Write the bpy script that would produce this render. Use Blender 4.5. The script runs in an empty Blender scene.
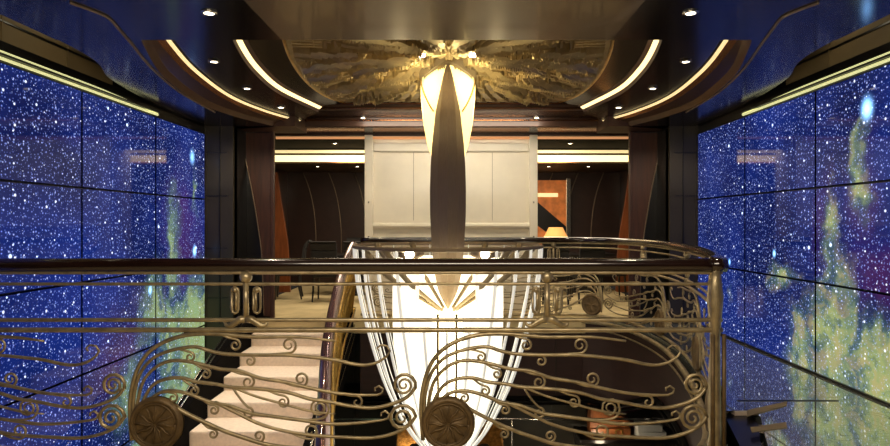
import bpy, bmesh, math, random
from mathutils import Vector, noise
random.seed(7)
PI = math.pi
E = 1.36            # eye height above the main deck
F = 600.0           # focal length in pixels (frame 890 wide)
CX, CY = 456.8, 223.0
CAMX = .073         # the viewer stands a little right of the room's axis
W = 3.3             # half width of the atrium between the screens
scn = bpy.context.scene
col = scn.collection

def P(px, py, Y):
    return Vector((CAMX + (px - CX) * Y / F, Y, E + (CY - py) * Y / F))
def mirror(px, Y):
    c = CX - CAMX * F / Y; return 2 * c - px
def PZ(px, py, zrel):   # point on the horizontal plane at eye-relative height
    Y = zrel * F / (CY - py)
    return Vector((CAMX + (px - CX) * Y / F, Y, E + zrel))

# ------------------------------------------------------------------ materials
def lin(c):
    return tuple((v / 255 / 12.92) if v / 255 <= .04045 else ((v / 255 + .055) / 1.055) ** 2.4 for v in c)
def newmat(name):
    m = bpy.data.materials.new(name); m.use_nodes = True
    nt = m.node_tree
    b = nt.nodes['Principled BSDF']
    return m, nt, b
def mat(name, rgb, rough=.5, metal=0., coat=0., noise_scale=0, noise_amt=.15, bump=0., bump_scale=40, emis=None, es=0., stretch=None, spec=None, alpha=None):
    m, nt, b = newmat(name)
    c = lin(rgb)
    b.inputs['Base Color'].default_value = (*c, 1)
    b.inputs['Roughness'].default_value = rough
    b.inputs['Metallic'].default_value = metal
    b.inputs['Coat Weight'].default_value = coat
    b.inputs['Coat Roughness'].default_value = .06
    if spec is not None: b.inputs['IOR'].default_value = spec
    tc = nt.nodes.new('ShaderNodeTexCoord')
    mp = nt.nodes.new('ShaderNodeMapping')
    if stretch: mp.inputs['Scale'].default_value = stretch
    nt.links.new(tc.outputs['Object'], mp.inputs['Vector'])
    if noise_scale:
        n = nt.nodes.new('ShaderNodeTexNoise'); n.inputs['Scale'].default_value = noise_scale; n.inputs['Detail'].default_value = 5
        nt.links.new(mp.outputs[0], n.inputs['Vector'])
        r = nt.nodes.new('ShaderNodeValToRGB')
        r.color_ramp.elements[0].position = .3; r.color_ramp.elements[1].position = .7
        r.color_ramp.elements[0].color = (*[v * (1 - noise_amt) for v in c], 1)
        r.color_ramp.elements[1].color = (*[min(1, v * (1 + noise_amt)) for v in c], 1)
        nt.links.new(n.outputs['Fac'], r.inputs['Fac'])
        nt.links.new(r.outputs['Color'], b.inputs['Base Color'])
    if bump:
        n2 = nt.nodes.new('ShaderNodeTexNoise'); n2.inputs['Scale'].default_value = bump_scale
        nt.links.new(mp.outputs[0], n2.inputs['Vector'])
        bp = nt.nodes.new('ShaderNodeBump'); bp.inputs['Strength'].default_value = bump; bp.inputs['Distance'].default_value = .01
        nt.links.new(n2.outputs['Fac'], bp.inputs['Height'])
        nt.links.new(bp.outputs[0], b.inputs['Normal'])
    if emis:
        b.inputs['Emission Color'].default_value = (*lin(emis), 1)
        b.inputs['Emission Strength'].default_value = es
    if alpha is not None: b.inputs['Alpha'].default_value = alpha
    return m

M = {}
M['brass'] = mat('antique_brass', (166, 150, 118), .38, .7, noise_scale=14, noise_amt=.3, bump=.15, bump_scale=60)
M['gold'] = mat('gold_leaf', (186, 150, 78), .33, .95, noise_scale=20, noise_amt=.25, bump=.2, bump_scale=50)
M['bronze'] = mat('dark_bronze', (122, 104, 84), .45, .45, noise_scale=8, noise_amt=.12, stretch=(20, 20, 1))
M['rail'] = mat('mahogany_lacquer', (30, 16, 13), .2, 0, .8, noise_scale=6, noise_amt=.3, stretch=(1, 6, 6))
M['purple_rail'] = mat('polished_plum_rail', (110, 78, 80), .13, .75, 1.)
M['ceil'] = mat('dark_ceiling_lacquer', (24, 18, 15), .17, 0, .05, spec=1.6, noise_scale=2, noise_amt=.1)
M['ceilmid'] = mat('reflection_tinted_lacquer', (122, 106, 86), .27, .4, .3, noise_scale=2, noise_amt=.08)
M['ceilbrown'] = mat('brown_ceiling_lacquer', (30, 20, 14), .22, 0, .1, spec=1.5, noise_scale=3, noise_amt=.15)
M['mould'] = mat('rosewood_moulding', (66, 42, 28), .42, .1, .1, noise_scale=5, noise_amt=.25, stretch=(1, 1, 8))
M['copper'] = mat('copper_trim', (196, 140, 96), .25, .9, noise_scale=5, noise_amt=.1)
M['carved'] = mat('carved_antique_gold', (176, 156, 112), .42, .55, noise_scale=6, noise_amt=.25, bump=.1, bump_scale=30)
M['panel'] = mat('olive_dark_panel', (48, 42, 30), .4, .0, .1, noise_scale=3, noise_amt=.2)
M['black'] = mat('black_lacquer', (8, 6, 6), .35, 0, .1, noise_scale=3, noise_amt=.2)
M['wood'] = mat('red_brown_wood', (62, 33, 20), .5, 0, .05, noise_scale=4, noise_amt=.35, stretch=(8, 8, .8))
M['orange_wood'] = mat('amber_wood', (128, 70, 36), .35, 0, .4, noise_scale=4, noise_amt=.25, stretch=(6, 6, .8))
M['leather'] = mat('dark_leather_panel', (44, 26, 20), .42, 0, .15, noise_scale=6, noise_amt=.2)
M['cream'] = mat('cream_lacquer', (232, 222, 200), .38, 0, .2, noise_scale=2.5, noise_amt=.06)
M['creamtrim'] = mat('cream_moulding', (236, 226, 204), .32, 0, .3, noise_scale=2, noise_amt=.05)
M['carpet'] = mat('cream_carpet', (228, 208, 186), .95, noise_scale=30, noise_amt=.08, bump=.3, bump_scale=180)
M['loungeceil'] = mat('brown_lounge_ceiling', (52, 38, 28), .6, 0, 0, noise_scale=3, noise_amt=.15)
M['matte'] = mat('matte_black', (9, 7, 6), .9, 0, 0, noise_scale=3, noise_amt=.2, spec=1.15)
M['seam'] = mat('pewter_seam', (120, 104, 86), .4, .5, noise_scale=5, noise_amt=.1)
M['loungecarpet'] = mat('sand_carpet', (206, 186, 140), .95, noise_scale=3, noise_amt=.14, bump=.3, bump_scale=160)
M['tan'] = mat('tan_plaster', (128, 110, 78), .7, noise_scale=2, noise_amt=.12)
M['fascia'] = mat('maroon_fascia_wood', (46, 25, 21), .65, 0, 0, noise_scale=3, noise_amt=.25, stretch=(1, 1, 6))
M['olive'] = mat('dark_olive_wall', (52, 46, 34), .6, noise_scale=3, noise_amt=.2)
M['armbronze'] = mat('arm_bronze', (132, 116, 90), .5, .4, noise_scale=9, noise_amt=.15)
M['medal'] = mat('medallion_bronze', (108, 88, 60), .5, .5, noise_scale=16, noise_amt=.3, bump=.3, bump_scale=60)
M['steel'] = mat('brushed_steel', (200, 195, 185), .22, 1., noise_scale=6, noise_amt=.08)
M['chairfab'] = mat('black_chair_fabric', (26, 24, 24), .7, noise_scale=20, noise_amt=.2)
M['chairleg'] = mat('black_chair_wood', (20, 15, 13), .35, 0, .4, noise_scale=8, noise_amt=.2)
M['paper'] = mat('white_paper', (232, 228, 218), .6, noise_scale=8, noise_amt=.04)
M['orangebox'] = mat('marbled_orange', (158, 92, 48), .45, 0, .3, noise_scale=9, noise_amt=.5, bump=.1)
M['bookplum'] = mat('plum_book_cloth', (120, 70, 84), .6, noise_scale=14, noise_amt=.2)
M['greenglass'] = mat('grey_green_shell', (150, 150, 132), .3, 0, .6, noise_scale=12, noise_amt=.25)
M['gilt'] = mat('carved_gilt', (176, 122, 56), .4, .7, noise_scale=22, noise_amt=.45, bump=.8, bump_scale=45)
M['shade'] = mat('lit_lampshade', (230, 170, 100), .8, noise_scale=8, noise_amt=.05, emis=(230, 150, 80), es=.35)
M['cove'] = mat('cove_light', (255, 236, 190), .5, noise_scale=4, noise_amt=.02, emis=(255, 226, 160), es=1.9)
M['covesoft'] = mat('cove_light_soft', (255, 236, 190), .5, noise_scale=4, noise_amt=.02, emis=(250, 222, 160), es=.95)
M['coveledge'] = mat('cove_light_green', (236, 236, 180), .5, noise_scale=4, noise_amt=.02, emis=(222, 222, 158), es=.8)
M['bulb'] = mat('lamp_lens', (255, 244, 220), .4, noise_scale=4, noise_amt=.02, emis=(255, 238, 205), es=12)
M['star_bulb'] = mat('spot_lens', (255, 250, 235), .4, noise_scale=4, noise_amt=.02, emis=(255, 248, 228), es=30)
M['pane'] = mat('lantern_glass', (255, 240, 200), .4, noise_scale=3, noise_amt=.02, emis=(255, 228, 150), es=1.5)
M['rod'] = mat('crystal_rod', (236, 236, 230), .15, 0, .8, noise_scale=4, noise_amt=.03, emis=(244, 240, 228), es=.5)
M['drum'] = mat('lit_crystal_drum', (250, 246, 232), .3, noise_scale=3, noise_amt=.03, emis=(255, 244, 220), es=.9)
M['core'] = mat('lit_core', (255, 246, 232), .3, noise_scale=3, noise_amt=.03, emis=(255, 238, 190), es=5)

def floor_mat():
    m, nt, b = newmat('polished_veined_stone')
    b.inputs['Base Color'].default_value = (*lin((205, 210, 205)), 1)
    b.inputs['Metallic'].default_value = .8; b.inputs['Roughness'].default_value = .035
    g = nt.nodes.new('ShaderNodeNewGeometry')
    n = nt.nodes.new('ShaderNodeTexNoise'); n.inputs['Scale'].default_value = 1.6; n.inputs['Detail'].default_value = 2
    nt.links.new(g.outputs['Position'], n.inputs['Vector'])
    mul = nt.nodes.new('ShaderNodeMath'); mul.operation = 'MULTIPLY'; mul.inputs[1].default_value = 26
    nt.links.new(n.outputs['Fac'], mul.inputs[0])
    fr = nt.nodes.new('ShaderNodeMath'); fr.operation = 'FRACT'; nt.links.new(mul.outputs[0], fr.inputs[0])
    r = nt.nodes.new('ShaderNodeValToRGB')
    e = r.color_ramp.elements
    e[0].position = 0; e[0].color = (.12, .14, .12, 1); e[1].position = .09; e[1].color = (*lin((205, 212, 205)), 1)
    nt.links.new(fr.outputs[0], r.inputs['Fac']); nt.links.new(r.outputs['Color'], b.inputs['Base Color'])
    return m
M['stone'] = floor_mat()

def star_mat(name, blobs, seed, tops, bigs):
    """emissive screen image: star field + nebula, laid out in metres along the wall"""
    m, nt, b = newmat(name)
    N = nt.nodes; L = nt.links
    def node(t, **k):
        n = N.new(t)
        for a, v in k.items(): setattr(n, a, v)
        return n
    def sock(n, i, v):
        if hasattr(v, 'is_output') or hasattr(v, 'links'): L.new(v, n.inputs[i])
        else: n.inputs[i].default_value = v
    def math_(op, a, b_=0.):
        n = node('ShaderNodeMath', operation=op); sock(n, 0, a); sock(n, 1, b_); return n.outputs[0]
    def vm(op, a, b_):
        n = node('ShaderNodeVectorMath', operation=op); sock(n, 0, a); sock(n, 1, b_); return n
    def mapr(v, a, b_, c, d, smooth=True):
        n = node('ShaderNodeMapRange'); n.interpolation_type = 'SMOOTHSTEP' if smooth else 'LINEAR'
        sock(n, 0, v); sock(n, 1, a); sock(n, 2, b_); sock(n, 3, c); sock(n, 4, d); return n.outputs[0]
    def mix(f, a, b_, op='MIX'):
        n = node('ShaderNodeMix', data_type='RGBA', blend_type=op)
        sock(n, 0, f); sock(n, 6, a); sock(n, 7, b_); return n.outputs[2]
    g = node('ShaderNodeNewGeometry')
    sp = node('ShaderNodeSeparateXYZ'); L.new(g.outputs['Position'], sp.inputs[0])
    cb = node('ShaderNodeCombineXYZ'); L.new(sp.outputs['Y'], cb.inputs['X']); L.new(sp.outputs['Z'], cb.inputs['Y']); cb.inputs['Z'].default_value = seed
    co = cb.outputs[0]
    # warp
    wn = node('ShaderNodeTexNoise'); wn.inputs['Scale'].default_value = 1.5; wn.inputs['Detail'].default_value = 6; wn.inputs['Roughness'].default_value = .62
    L.new(co, wn.inputs['Vector'])
    w1 = vm('SUBTRACT', wn.outputs['Color'], (.5, .5, .5)).outputs[0]
    w2 = vm('MULTIPLY', w1, (.8, 1.2, 0)).outputs[0]
    wc = vm('ADD', co, w2).outputs[0]
    # base blue
    bn = node('ShaderNodeTexNoise'); bn.inputs['Scale'].default_value = .9; bn.inputs['Detail'].default_value = 4; L.new(co, bn.inputs['Vector'])
    base = mix(mapr(bn.outputs['Fac'], .3, .72, 0., 1.), (*lin((10, 22, 74)), 1), (*lin((20, 42, 122)), 1))
    # nebula
    dens = {'g': None, 'r': None}
    for (kind, y0, z0, sy, sz, s) in blobs:
        d = vm('SUBTRACT', wc, (y0, z0, seed)).outputs[0]
        d = vm('MULTIPLY', d, (1 / sy, 1 / sz, 0)).outputs[0]
        ln = node('ShaderNodeVectorMath', operation='LENGTH'); L.new(d, ln.inputs[0])
        v = mapr(ln.outputs['Value'], 0., 1.25, s, 0.)
        dens[kind] = v if dens[kind] is None else math_('MAXIMUM', dens[kind], v)
    fil = node('ShaderNodeTexNoise'); fil.inputs['Scale'].default_value = 4.; fil.inputs['Detail'].default_value = 6
    sc_ = vm('MULTIPLY', wc, (1.6, .7, 1)).outputs[0]; L.new(sc_, fil.inputs['Vector'])
    fv = mapr(fil.outputs['Fac'], .3, .68, .55, 1.)
    colr = base
    if dens['r'] is not None:
        colr = mix(math_('MULTIPLY', dens['r'], fv), colr, (*lin((92, 40, 92)), 1))
    gd = math_('MULTIPLY', dens['g'], fv)
    f2 = node('ShaderNodeTexNoise'); f2.inputs['Scale'].default_value = 7.; f2.inputs['Detail'].default_value = 5; L.new(wc, f2.inputs['Vector'])
    gcol = mix(mapr(gd, .3, .8, 0., 1.), (*lin((84, 118, 110)), 1), (*lin((160, 176, 112)), 1))
    gcol = mix(mapr(f2.outputs['Fac'], .42, .66, 0., .5), gcol, (*lin((206, 180, 120)), 1) if seed > 3 else (*lin((140, 180, 132)), 1))
    gcol = mix(mapr(f2.outputs['Fac'], .46, .34, 0., .6), gcol, (*lin((70, 90, 90)), 1))
    colr = mix(mapr(gd, .12, .62, 0., .95), colr, gcol)
    # stars
    total = None
    for (sc, thr, r0, r1, gain, colc) in ((19, .30, .0, .22, 1.0, (185, 200, 255)), (25, .10, .0, .27, .8, (150, 172, 255)), (36, .2, .0, .30, .45, (140, 160, 255)), (8.5, .55, .0, .13, 2.0, (225, 232, 255)), (3.1, .80, .0, .07, 3.0, (200, 220, 255))):
        v = node('ShaderNodeTexVoronoi'); v.inputs['Scale'].default_value = sc; v.voronoi_dimensions = '2D'
        L.new(vm('ADD', co, (seed * 3.1 + sc, seed, 0)).outputs[0], v.inputs['Vector'])
        s = node('ShaderNodeSeparateColor'); L.new(v.outputs['Color'], s.inputs[0])
        rad = mapr(s.outputs[0], thr, 1., 0.0001, r1, False)
        q = math_('DIVIDE', v.outputs['Distance'], rad)
        k = mapr(q, .1, 1.15, gain, 0.)
        lay = vm('SCALE', lin(colc), (0, 0, 0)); 
        L.new(k, lay.inputs['Scale'])
        total = lay.outputs[0] if total is None else vm('ADD', total, lay.outputs[0]).outputs[0]
    for (y0, z0, r, gain) in bigs:
        d = vm('SUBTRACT', co, (y0, z0, seed)).outputs[0]
        d = vm('MULTIPLY', d, (1, .75, 0)).outputs[0]
        ln = node('ShaderNodeVectorMath', operation='LENGTH'); L.new(d, ln.inputs[0])
        halo = mapr(ln.outputs['Value'], 0., r, 1., 0.)
        k = math_('MULTIPLY', math_('POWER', halo, 3.), gain)
        lay = vm('SCALE', lin((130, 190, 255)), (0, 0, 0)); L.new(k, lay.inputs['Scale'])
        total = vm('ADD', total, lay.outputs[0]).outputs[0]
    sm = node('ShaderNodeVectorMath', operation='SCALE'); L.new(total, sm.inputs[0])
    L.new(mapr(gd, .2, .9, 1., .6), sm.inputs['Scale'])
    out = vm('ADD', colr, sm.outputs[0]).outputs[0]
    b.inputs['Base Color'].default_value = (.004, .004, .006, 1)
    b.inputs['Roughness'].default_value = .05; b.inputs['IOR'].default_value = 1.25
    L.new(out, b.inputs['Emission Color']); b.inputs['Emission Strength'].default_value = 1.0
    return m
M['starL'] = star_mat('starry_screen_left', [
    ('g', 7.9, -.2, 1.1, 1.2, 1.25), ('g', 7.3, -1.5, 1.5, 1.5, 1.3), ('g', 6.7, .3, .55, .8, .72), ('g', 7.2, 1.0, .3, 1.1, .75), ('g', 7.75, 1.75, .16, .6, .6), ('g', 7.1, .1, .7, .7, .85), ('g', 6.2, -.5, .7, .6, .6),
    ('r', 7.4, 1.2, .55, .9, .6), ('r', 6.0, -.1, .6, .5, .4)], 1.7, 0, [(7.65, 2.2, .14, 2.5), (6.6, .62, .08, 4), (7.72, 1.0, .11, 4)])
M['starR'] = star_mat('starry_screen_right', [
    ('g', 4.3, .0, 1.2, .85, 1.15), ('g', 5.3, -.05, .9, .6, .85), ('g', 5.15, .45, .5, .8, .85), ('g', 5.95, .82, .45, .28, .75), ('g', 5.22, 1.2, .2, .6, .8), ('g', 4.82, 1.75, .2, .55, .95), ('g', 5.6, .2, .5, .5, .7), ('g', 7.0, .6, .14, .3, .45),
    ('r', 4.6, .95, .5, .4, .55), ('r', 5.3, 1.35, .25, .5, .5), ('r', 4.8, 1.5, .25, .6, .5)], 4.3, 0, [(4.72, 2.26, .14, 5), (6.1, 1.05, .06, 4), (7.1, .9, .06, 3)])

# ------------------------------------------------------------------ helpers
def link(name, bm, m, parent=None, smooth=False, bevel=0.):
    me = bpy.data.meshes.new(name)
    if not isinstance(m, (list, tuple)): m = [m]
    for k in m: me.materials.append(k)
    bm.normal_update(); bm.to_mesh(me); bm.free()
    if smooth:
        for p in me.polygons: p.use_smooth = True
    o = bpy.data.objects.new(name, me); col.objects.link(o)
    if parent is not None: o.parent = parent
    if bevel:
        md = o.modifiers.new('Bevel', 'BEVEL'); md.width = bevel; md.segments = 2; md.limit_method = 'ANGLE'
    return o
def rebase(o):
    """move a mesh object's origin to its own base centre (mesh built in world coordinates)"""
    vs = o.data.vertices
    if not vs: return o
    c = Vector(((min(v.co.x for v in vs) + max(v.co.x for v in vs)) / 2, (min(v.co.y for v in vs) + max(v.co.y for v in vs)) / 2, min(v.co.z for v in vs)))
    for v in vs: v.co -= c
    o.location = c
    return o
def tag(o, label, cat, group=None, kind=None):
    o['label'] = label; o['category'] = cat
    if group: o['group'] = group
    if kind: o['kind'] = kind
    return o
def struct(o, label=None):
    o['kind'] = 'structure'
    if label: o['label'] = label
    return o
def empty(name, loc=(0, 0, 0), label=None, cat=None, group=None):
    o = bpy.data.objects.new(name, None); col.objects.link(o); o.location = loc; o.empty_display_size = .1
    if label: tag(o, label, cat, group)
    return o
def BM(): return bmesh.new()
def box(bm, x0, x1, y0, y1, z0, z1, mi=0):
    v = [bm.verts.new((x, y, z)) for x in (x0, x1) for y in (y0, y1) for z in (z0, z1)]
    for q in ((0, 1, 3, 2), (4, 6, 7, 5), (0, 4, 5, 1), (2, 3, 7, 6), (0, 2, 6, 4), (1, 5, 7, 3)):
        f = bm.faces.new([v[i] for i in q]); f.material_index = mi
def quad(bm, pts, mi=0):
    f = bm.faces.new([bm.verts.new(p) for p in pts]); f.material_index = mi; return f
def prism(bm, poly, ax, a0, a1, mi=0):
    """extrude 2-D polygon along axis ax"""
    def mk(p, t):
        return {'x': (t, p[0], p[1]), 'y': (p[0], t, p[1]), 'z': (p[0], p[1], t)}[ax]
    A = [bm.verts.new(mk(p, a0)) for p in poly]; B = [bm.verts.new(mk(p, a1)) for p in poly]
    n = len(poly)
    fs = [bm.faces.new(A), bm.faces.new(B[::-1])]
    for i in range(n): fs.append(bm.faces.new((A[i], B[i], B[(i + 1) % n], A[(i + 1) % n])))
    for f in fs: f.material_index = mi
    bmesh.ops.recalc_face_normals(bm, faces=fs)
def catmull(pts, n=6):
    pts = [Vector(p) for p in pts]
    if len(pts) < 3: return pts
    q = [pts[0] * 2 - pts[1]] + pts + [pts[-1] * 2 - pts[-2]]
    out = []
    for i in range(1, len(q) - 2):
        for k in range(n):
            t = k / n
            a, b, c, d = q[i - 1], q[i], q[i + 1], q[i + 2]
            out.append(.5 * ((2 * b) + (c - a) * t + (2 * a - 5 * b + 4 * c - d) * t * t + (3 * b - a - 3 * c + d) * t ** 3))
    out.append(pts[-1]); return out
def tube(bm, pts, r, seg=6, flat=1., cap=True, mi=0, up=None):
    """tube along pts; r constant or list; flat squashes along the up axis"""
    pts = [Vector(p) for p in pts]; n = len(pts)
    if n < 2: return
    rs = r if isinstance(r, (list, tuple)) else [r] * n
    rings = []; prev = None
    for i, p in enumerate(pts):
        t = (pts[min(i + 1, n - 1)] - pts[max(i - 1, 0)])
        if t.length < 1e-7: t = Vector((0, 0, 1))
        t.normalize()
        if up is not None: a = up.cross(t)
        elif prev is None: a = t.orthogonal()
        else: a = prev - t * prev.dot(t)
        if a.length < 1e-6: a = t.orthogonal()
        a.normalize(); prev = a; b = t.cross(a)
        rings.append([bm.verts.new(p + a * rs[i] * math.cos(2 * PI * k / seg) + b * rs[i] * flat * math.sin(2 * PI * k / seg)) for k in range(seg)])
    for i in range(n - 1):
        for k in range(seg):
            f = bm.faces.new((rings[i][k], rings[i][(k + 1) % seg], rings[i + 1][(k + 1) % seg], rings[i + 1][k])); f.material_index = mi
    if cap:
        bm.faces.new(rings[0][::-1]).material_index = mi; bm.faces.new(rings[-1]).material_index = mi
def disc(bm, c, r, h, seg=24, mi=0, axis='z'):
    c = Vector(c)
    def pt(a, t):
        if axis == 'z': return c + Vector((r * math.cos(a), r * math.sin(a), t))
        return c + Vector((r * math.cos(a), t, r * math.sin(a)))
    A = [bm.verts.new(pt(2 * PI * k / seg, 0)) for k in range(seg)]; B = [bm.verts.new(pt(2 * PI * k / seg, h)) for k in range(seg)]
    fs = [bm.faces.new(A), bm.faces.new(B)] + [bm.faces.new((A[k], A[(k + 1) % seg], B[(k + 1) % seg], B[k])) for k in range(seg)]
    for f in fs: f.material_index = mi
    bmesh.ops.recalc_face_normals(bm, faces=fs)
def sphere(bm, c, r, sx=1, sy=1, sz=1, u=14, v=10):
    g = bmesh.ops.create_uvsphere(bm, u_segments=u, v_segments=v, radius=r)
    for q in g['verts']: q.co = Vector((q.co.x * sx, q.co.y * sy, q.co.z * sz)) + Vector(c)
def lathe(bm, prof, c=(0, 0, 0), seg=24, closed=False):
    rings = [[bm.verts.new((c[0] + r * math.cos(2 * PI * k / seg), c[1] + r * math.sin(2 * PI * k / seg), c[2] + z)) for k in range(seg)] for r, z in prof]
    for i in range(len(rings) - 1):
        for k in range(seg): bm.faces.new((rings[i][k], rings[i][(k + 1) % seg], rings[i + 1][(k + 1) % seg], rings[i + 1][k]))
def copy_tree(o, parent=None):
    c = o.copy(); col.objects.link(c)
    if parent is not None: c.parent = parent
    for ch in o.children: copy_tree(ch, c)
    return c

# ------------------------------------------------------------------ lights
def spot(loc, power, size=110, blend=.6, color=(1, .82, .58), to=None, r=.03):
    l = bpy.data.lights.new('downlight_or_fill_beam', 'SPOT'); l.energy = power; l.spot_size = math.radians(size); l.spot_blend = blend; l.color = color; l.shadow_soft_size = r
    o = bpy.data.objects.new('downlight_or_fill_beam', l); col.objects.link(o); o.location = loc
    d = (Vector(to) - Vector(loc)) if to else Vector((0, 0, -1))
    o.rotation_euler = d.to_track_quat('-Z', 'Y').to_euler()
def area(loc, to, sx, sy, power, color=(1, .84, .62)):
    l = bpy.data.lights.new('fill_area_light', 'AREA'); l.shape = 'RECTANGLE'; l.size = sx; l.size_y = sy; l.energy = power; l.color = color
    o = bpy.data.objects.new('fill_area_light', l); col.objects.link(o); o.location = loc
    o.rotation_euler = (Vector(to) - Vector(loc)).to_track_quat('-Z', 'Y').to_euler()
def point(loc, power, r=.05, color=(1, .85, .6)):
    l = bpy.data.lights.new('bulb_or_fill_light', 'POINT'); l.energy = power; l.shadow_soft_size = r; l.color = color
    o = bpy.data.objects.new('bulb_or_fill_light', l); col.objects.link(o); o.location = loc

# ================================================================== SHELL
LOW = E + 1.30      # low ceiling
DL = -4.06 + E      # lower deck floor (world z = -2.70)
# balustrade route (plan): along the near edge, then round the opening to the far side
ROUTE = catmull([(1.585, 3.60, 0), (1.84, 4.06, 0), (2.19, 5.2, 0), (2.44, 6.5, 0), (2.45, 7.5, 0), (2.28, 8.3, 0), (1.88, 8.7, 0)], 10)
ROUTE += [Vector((x, 8.7, 0)) for x in [1.88 - .2 * k for k in range(1, 17)]]   # to x=-1.32
# ---- floors
bm = BM(); box(bm, -W, 1.66, -1.6, 3.54, -.22, 0); box(bm, 1.66, W, -1.6, 3.2, -.22, 0)
struct(link('floor', bm, M['loungecarpet']))
# right promenade: strip between the route and the screens
bm = BM()
pr = [p for p in ROUTE if p.x > 1.5 and p.y < 8.65]
pr2 = []
for p in pr:
    pr2.append((p, Vector((W, p.y, 0))))
for i in range(len(pr2) - 1):
    a, b_ = pr2[i]; c, d = pr2[i + 1]
    if c.y < 4.43: continue
    quad(bm, [(a.x, a.y, 0), (b_.x, a.y, 0), (d.x, c.y, 0), (c.x, c.y, 0)])
    quad(bm, [(a.x, a.y, -.2), (a.x, a.y, 0), (c.x, c.y, 0), (c.x, c.y, -.2)])
quad(bm, [(1.78, 3.2, .001), (W, 3.2, .001), (W, 4.44, .001), (2.25, 4.44, .001), (2.2, 4.2, .001), (2.05, 3.85, .001)])
for a_, b_ in (((1.78, 3.2), (2.05, 3.85)), ((2.05, 3.85), (2.2, 4.2)), ((2.2, 4.2), (2.25, 4.44))): quad(bm, [(*a_, -.2), (*a_, .001), (*b_, .001), (*b_, -.2)])
struct(link('floor', bm, M['stone']))
bm = BM(); box(bm, -2.95, W, 8.6, 13.2, -.22, -.004); box(bm, -W, -2.95, 8.4, 13.2, -.22, -.004)
struct(link('floor', bm, M['loungecarpet']))
bm = BM(); box(bm, -W - .3, W + .3, -1.6, 13, DL - .1, DL)
struct(link('floor', bm, M['olive']))
# edge of the far deck: gilt edge strip and dark fascia following the opening
def zbot(p): return -1.19 + .45 * min(1, max(0, (8.3 - p.y) / 1.2))
def strip(bm, route, z0, z1, off=0, mi=0):
    n = len(route); pts = []
    for i, p in enumerate(route):
        t = (route[min(i + 1, n - 1)] - route[max(i - 1, 0)]).normalized(); nrm = Vector((-t.y, t.x, 0))
        pts.append(p + nrm * off)
    for i in range(n - 1):
        quad(bm, [(pts[i].x, pts[i].y, zbot(pts[i])), (pts[i + 1].x, pts[i + 1].y, zbot(pts[i + 1])), (pts[i + 1].x, pts[i + 1].y, z1), (pts[i].x, pts[i].y, z1)], mi)
    return pts
bm = BM(); a = strip(bm, ROUTE, -1.19, -.05, .05); b_ = strip(bm, ROUTE, -1.19, -.05, -.05)
struct(link('wall_back', bm, M['fascia'], smooth=True))
def offs(p, i, route, off):
    n = len(route); t = (route[min(i + 1, n - 1)] - route[max(i - 1, 0)]).normalized()
    return p + Vector((-t.y, t.x, 0)) * off
bm = BM()
tube(bm, [offs(p, i, ROUTE, .07) + Vector((0, 0, -.05)) for i, p in enumerate(ROUTE)], .028, 8)
tube(bm, [offs(p, i, ROUTE, .07) + Vector((0, 0, -.16)) for i, p in enumerate(ROUTE)], .012, 6)
struct(link('trim_1', bm, M['brass'], smooth=True))
bm = BM()
tube(bm, [offs(p, i, ROUTE, .08) + Vector((0, 0, zbot(p) + .04)) for i, p in enumerate(ROUTE)], .03, 8)
tube(bm, [offs(p, i, ROUTE, .075) + Vector((0, 0, zbot(p) - .05)) for i, p in enumerate(ROUTE)], .018, 8)
struct(link('trim_2', bm, M['matte'], smooth=True))
bm = BM()
for x in (-.9, -.1, .75, 1.5): box(bm, x - .004, x + .004, 8.625, 8.64, -1.1, -.2)
struct(link('trim_3', bm, M['olive']))
# lower deck back wall
bm = BM(); box(bm, -W, W + .3, 9.7, 9.8, DL, -.22)
for k in range(9): box(bm, -3.2 + k * .8, -3.18 + k * .8, 9.68, 9.7, DL, -.3)
struct(link('wall_back', bm, M['olive']))
bm = BM(); box(bm, -W, W, 8.7, 9.7, -1.26, -1.22); struct(link('ceiling', bm, M['black']))
bm = BM(); box(bm, 2.22, 2.99, 4.58, 4.60, .001, .004); struct(link('trim_16', bm, M['black']))
for pl in ([(747, 417), (747, 411), (787, 402), (787, 406)], [(752, 433), (750, 428), (786, 423), (787, 428)]):  # flat pale strips painted in as reflections of the stair treads
    q_ = [PZ(x, y, -1.36) for x, y in pl]; bm = BM(); prism(bm, [(p.x, p.y) for p in q_], 'z', .001, .006); struct(link('painted_tread_reflection', bm, M['tan']))
# outer shell behind the screens
bm = BM(); box(bm, -W - .16, -W - .07, -1.6, 8.4, DL, 3.4); struct(link('wall_left', bm, M['black']))
bm = BM(); box(bm, W + .07, W + .16, -1.6, 8.4, DL, 3.4); struct(link('wall_right', bm, M['black']))
bm = BM(); box(bm, -W - .16, W + .16, -1.7, -1.6, DL, 3.4); struct(link('wall_front', bm, M['panel']))
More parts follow.
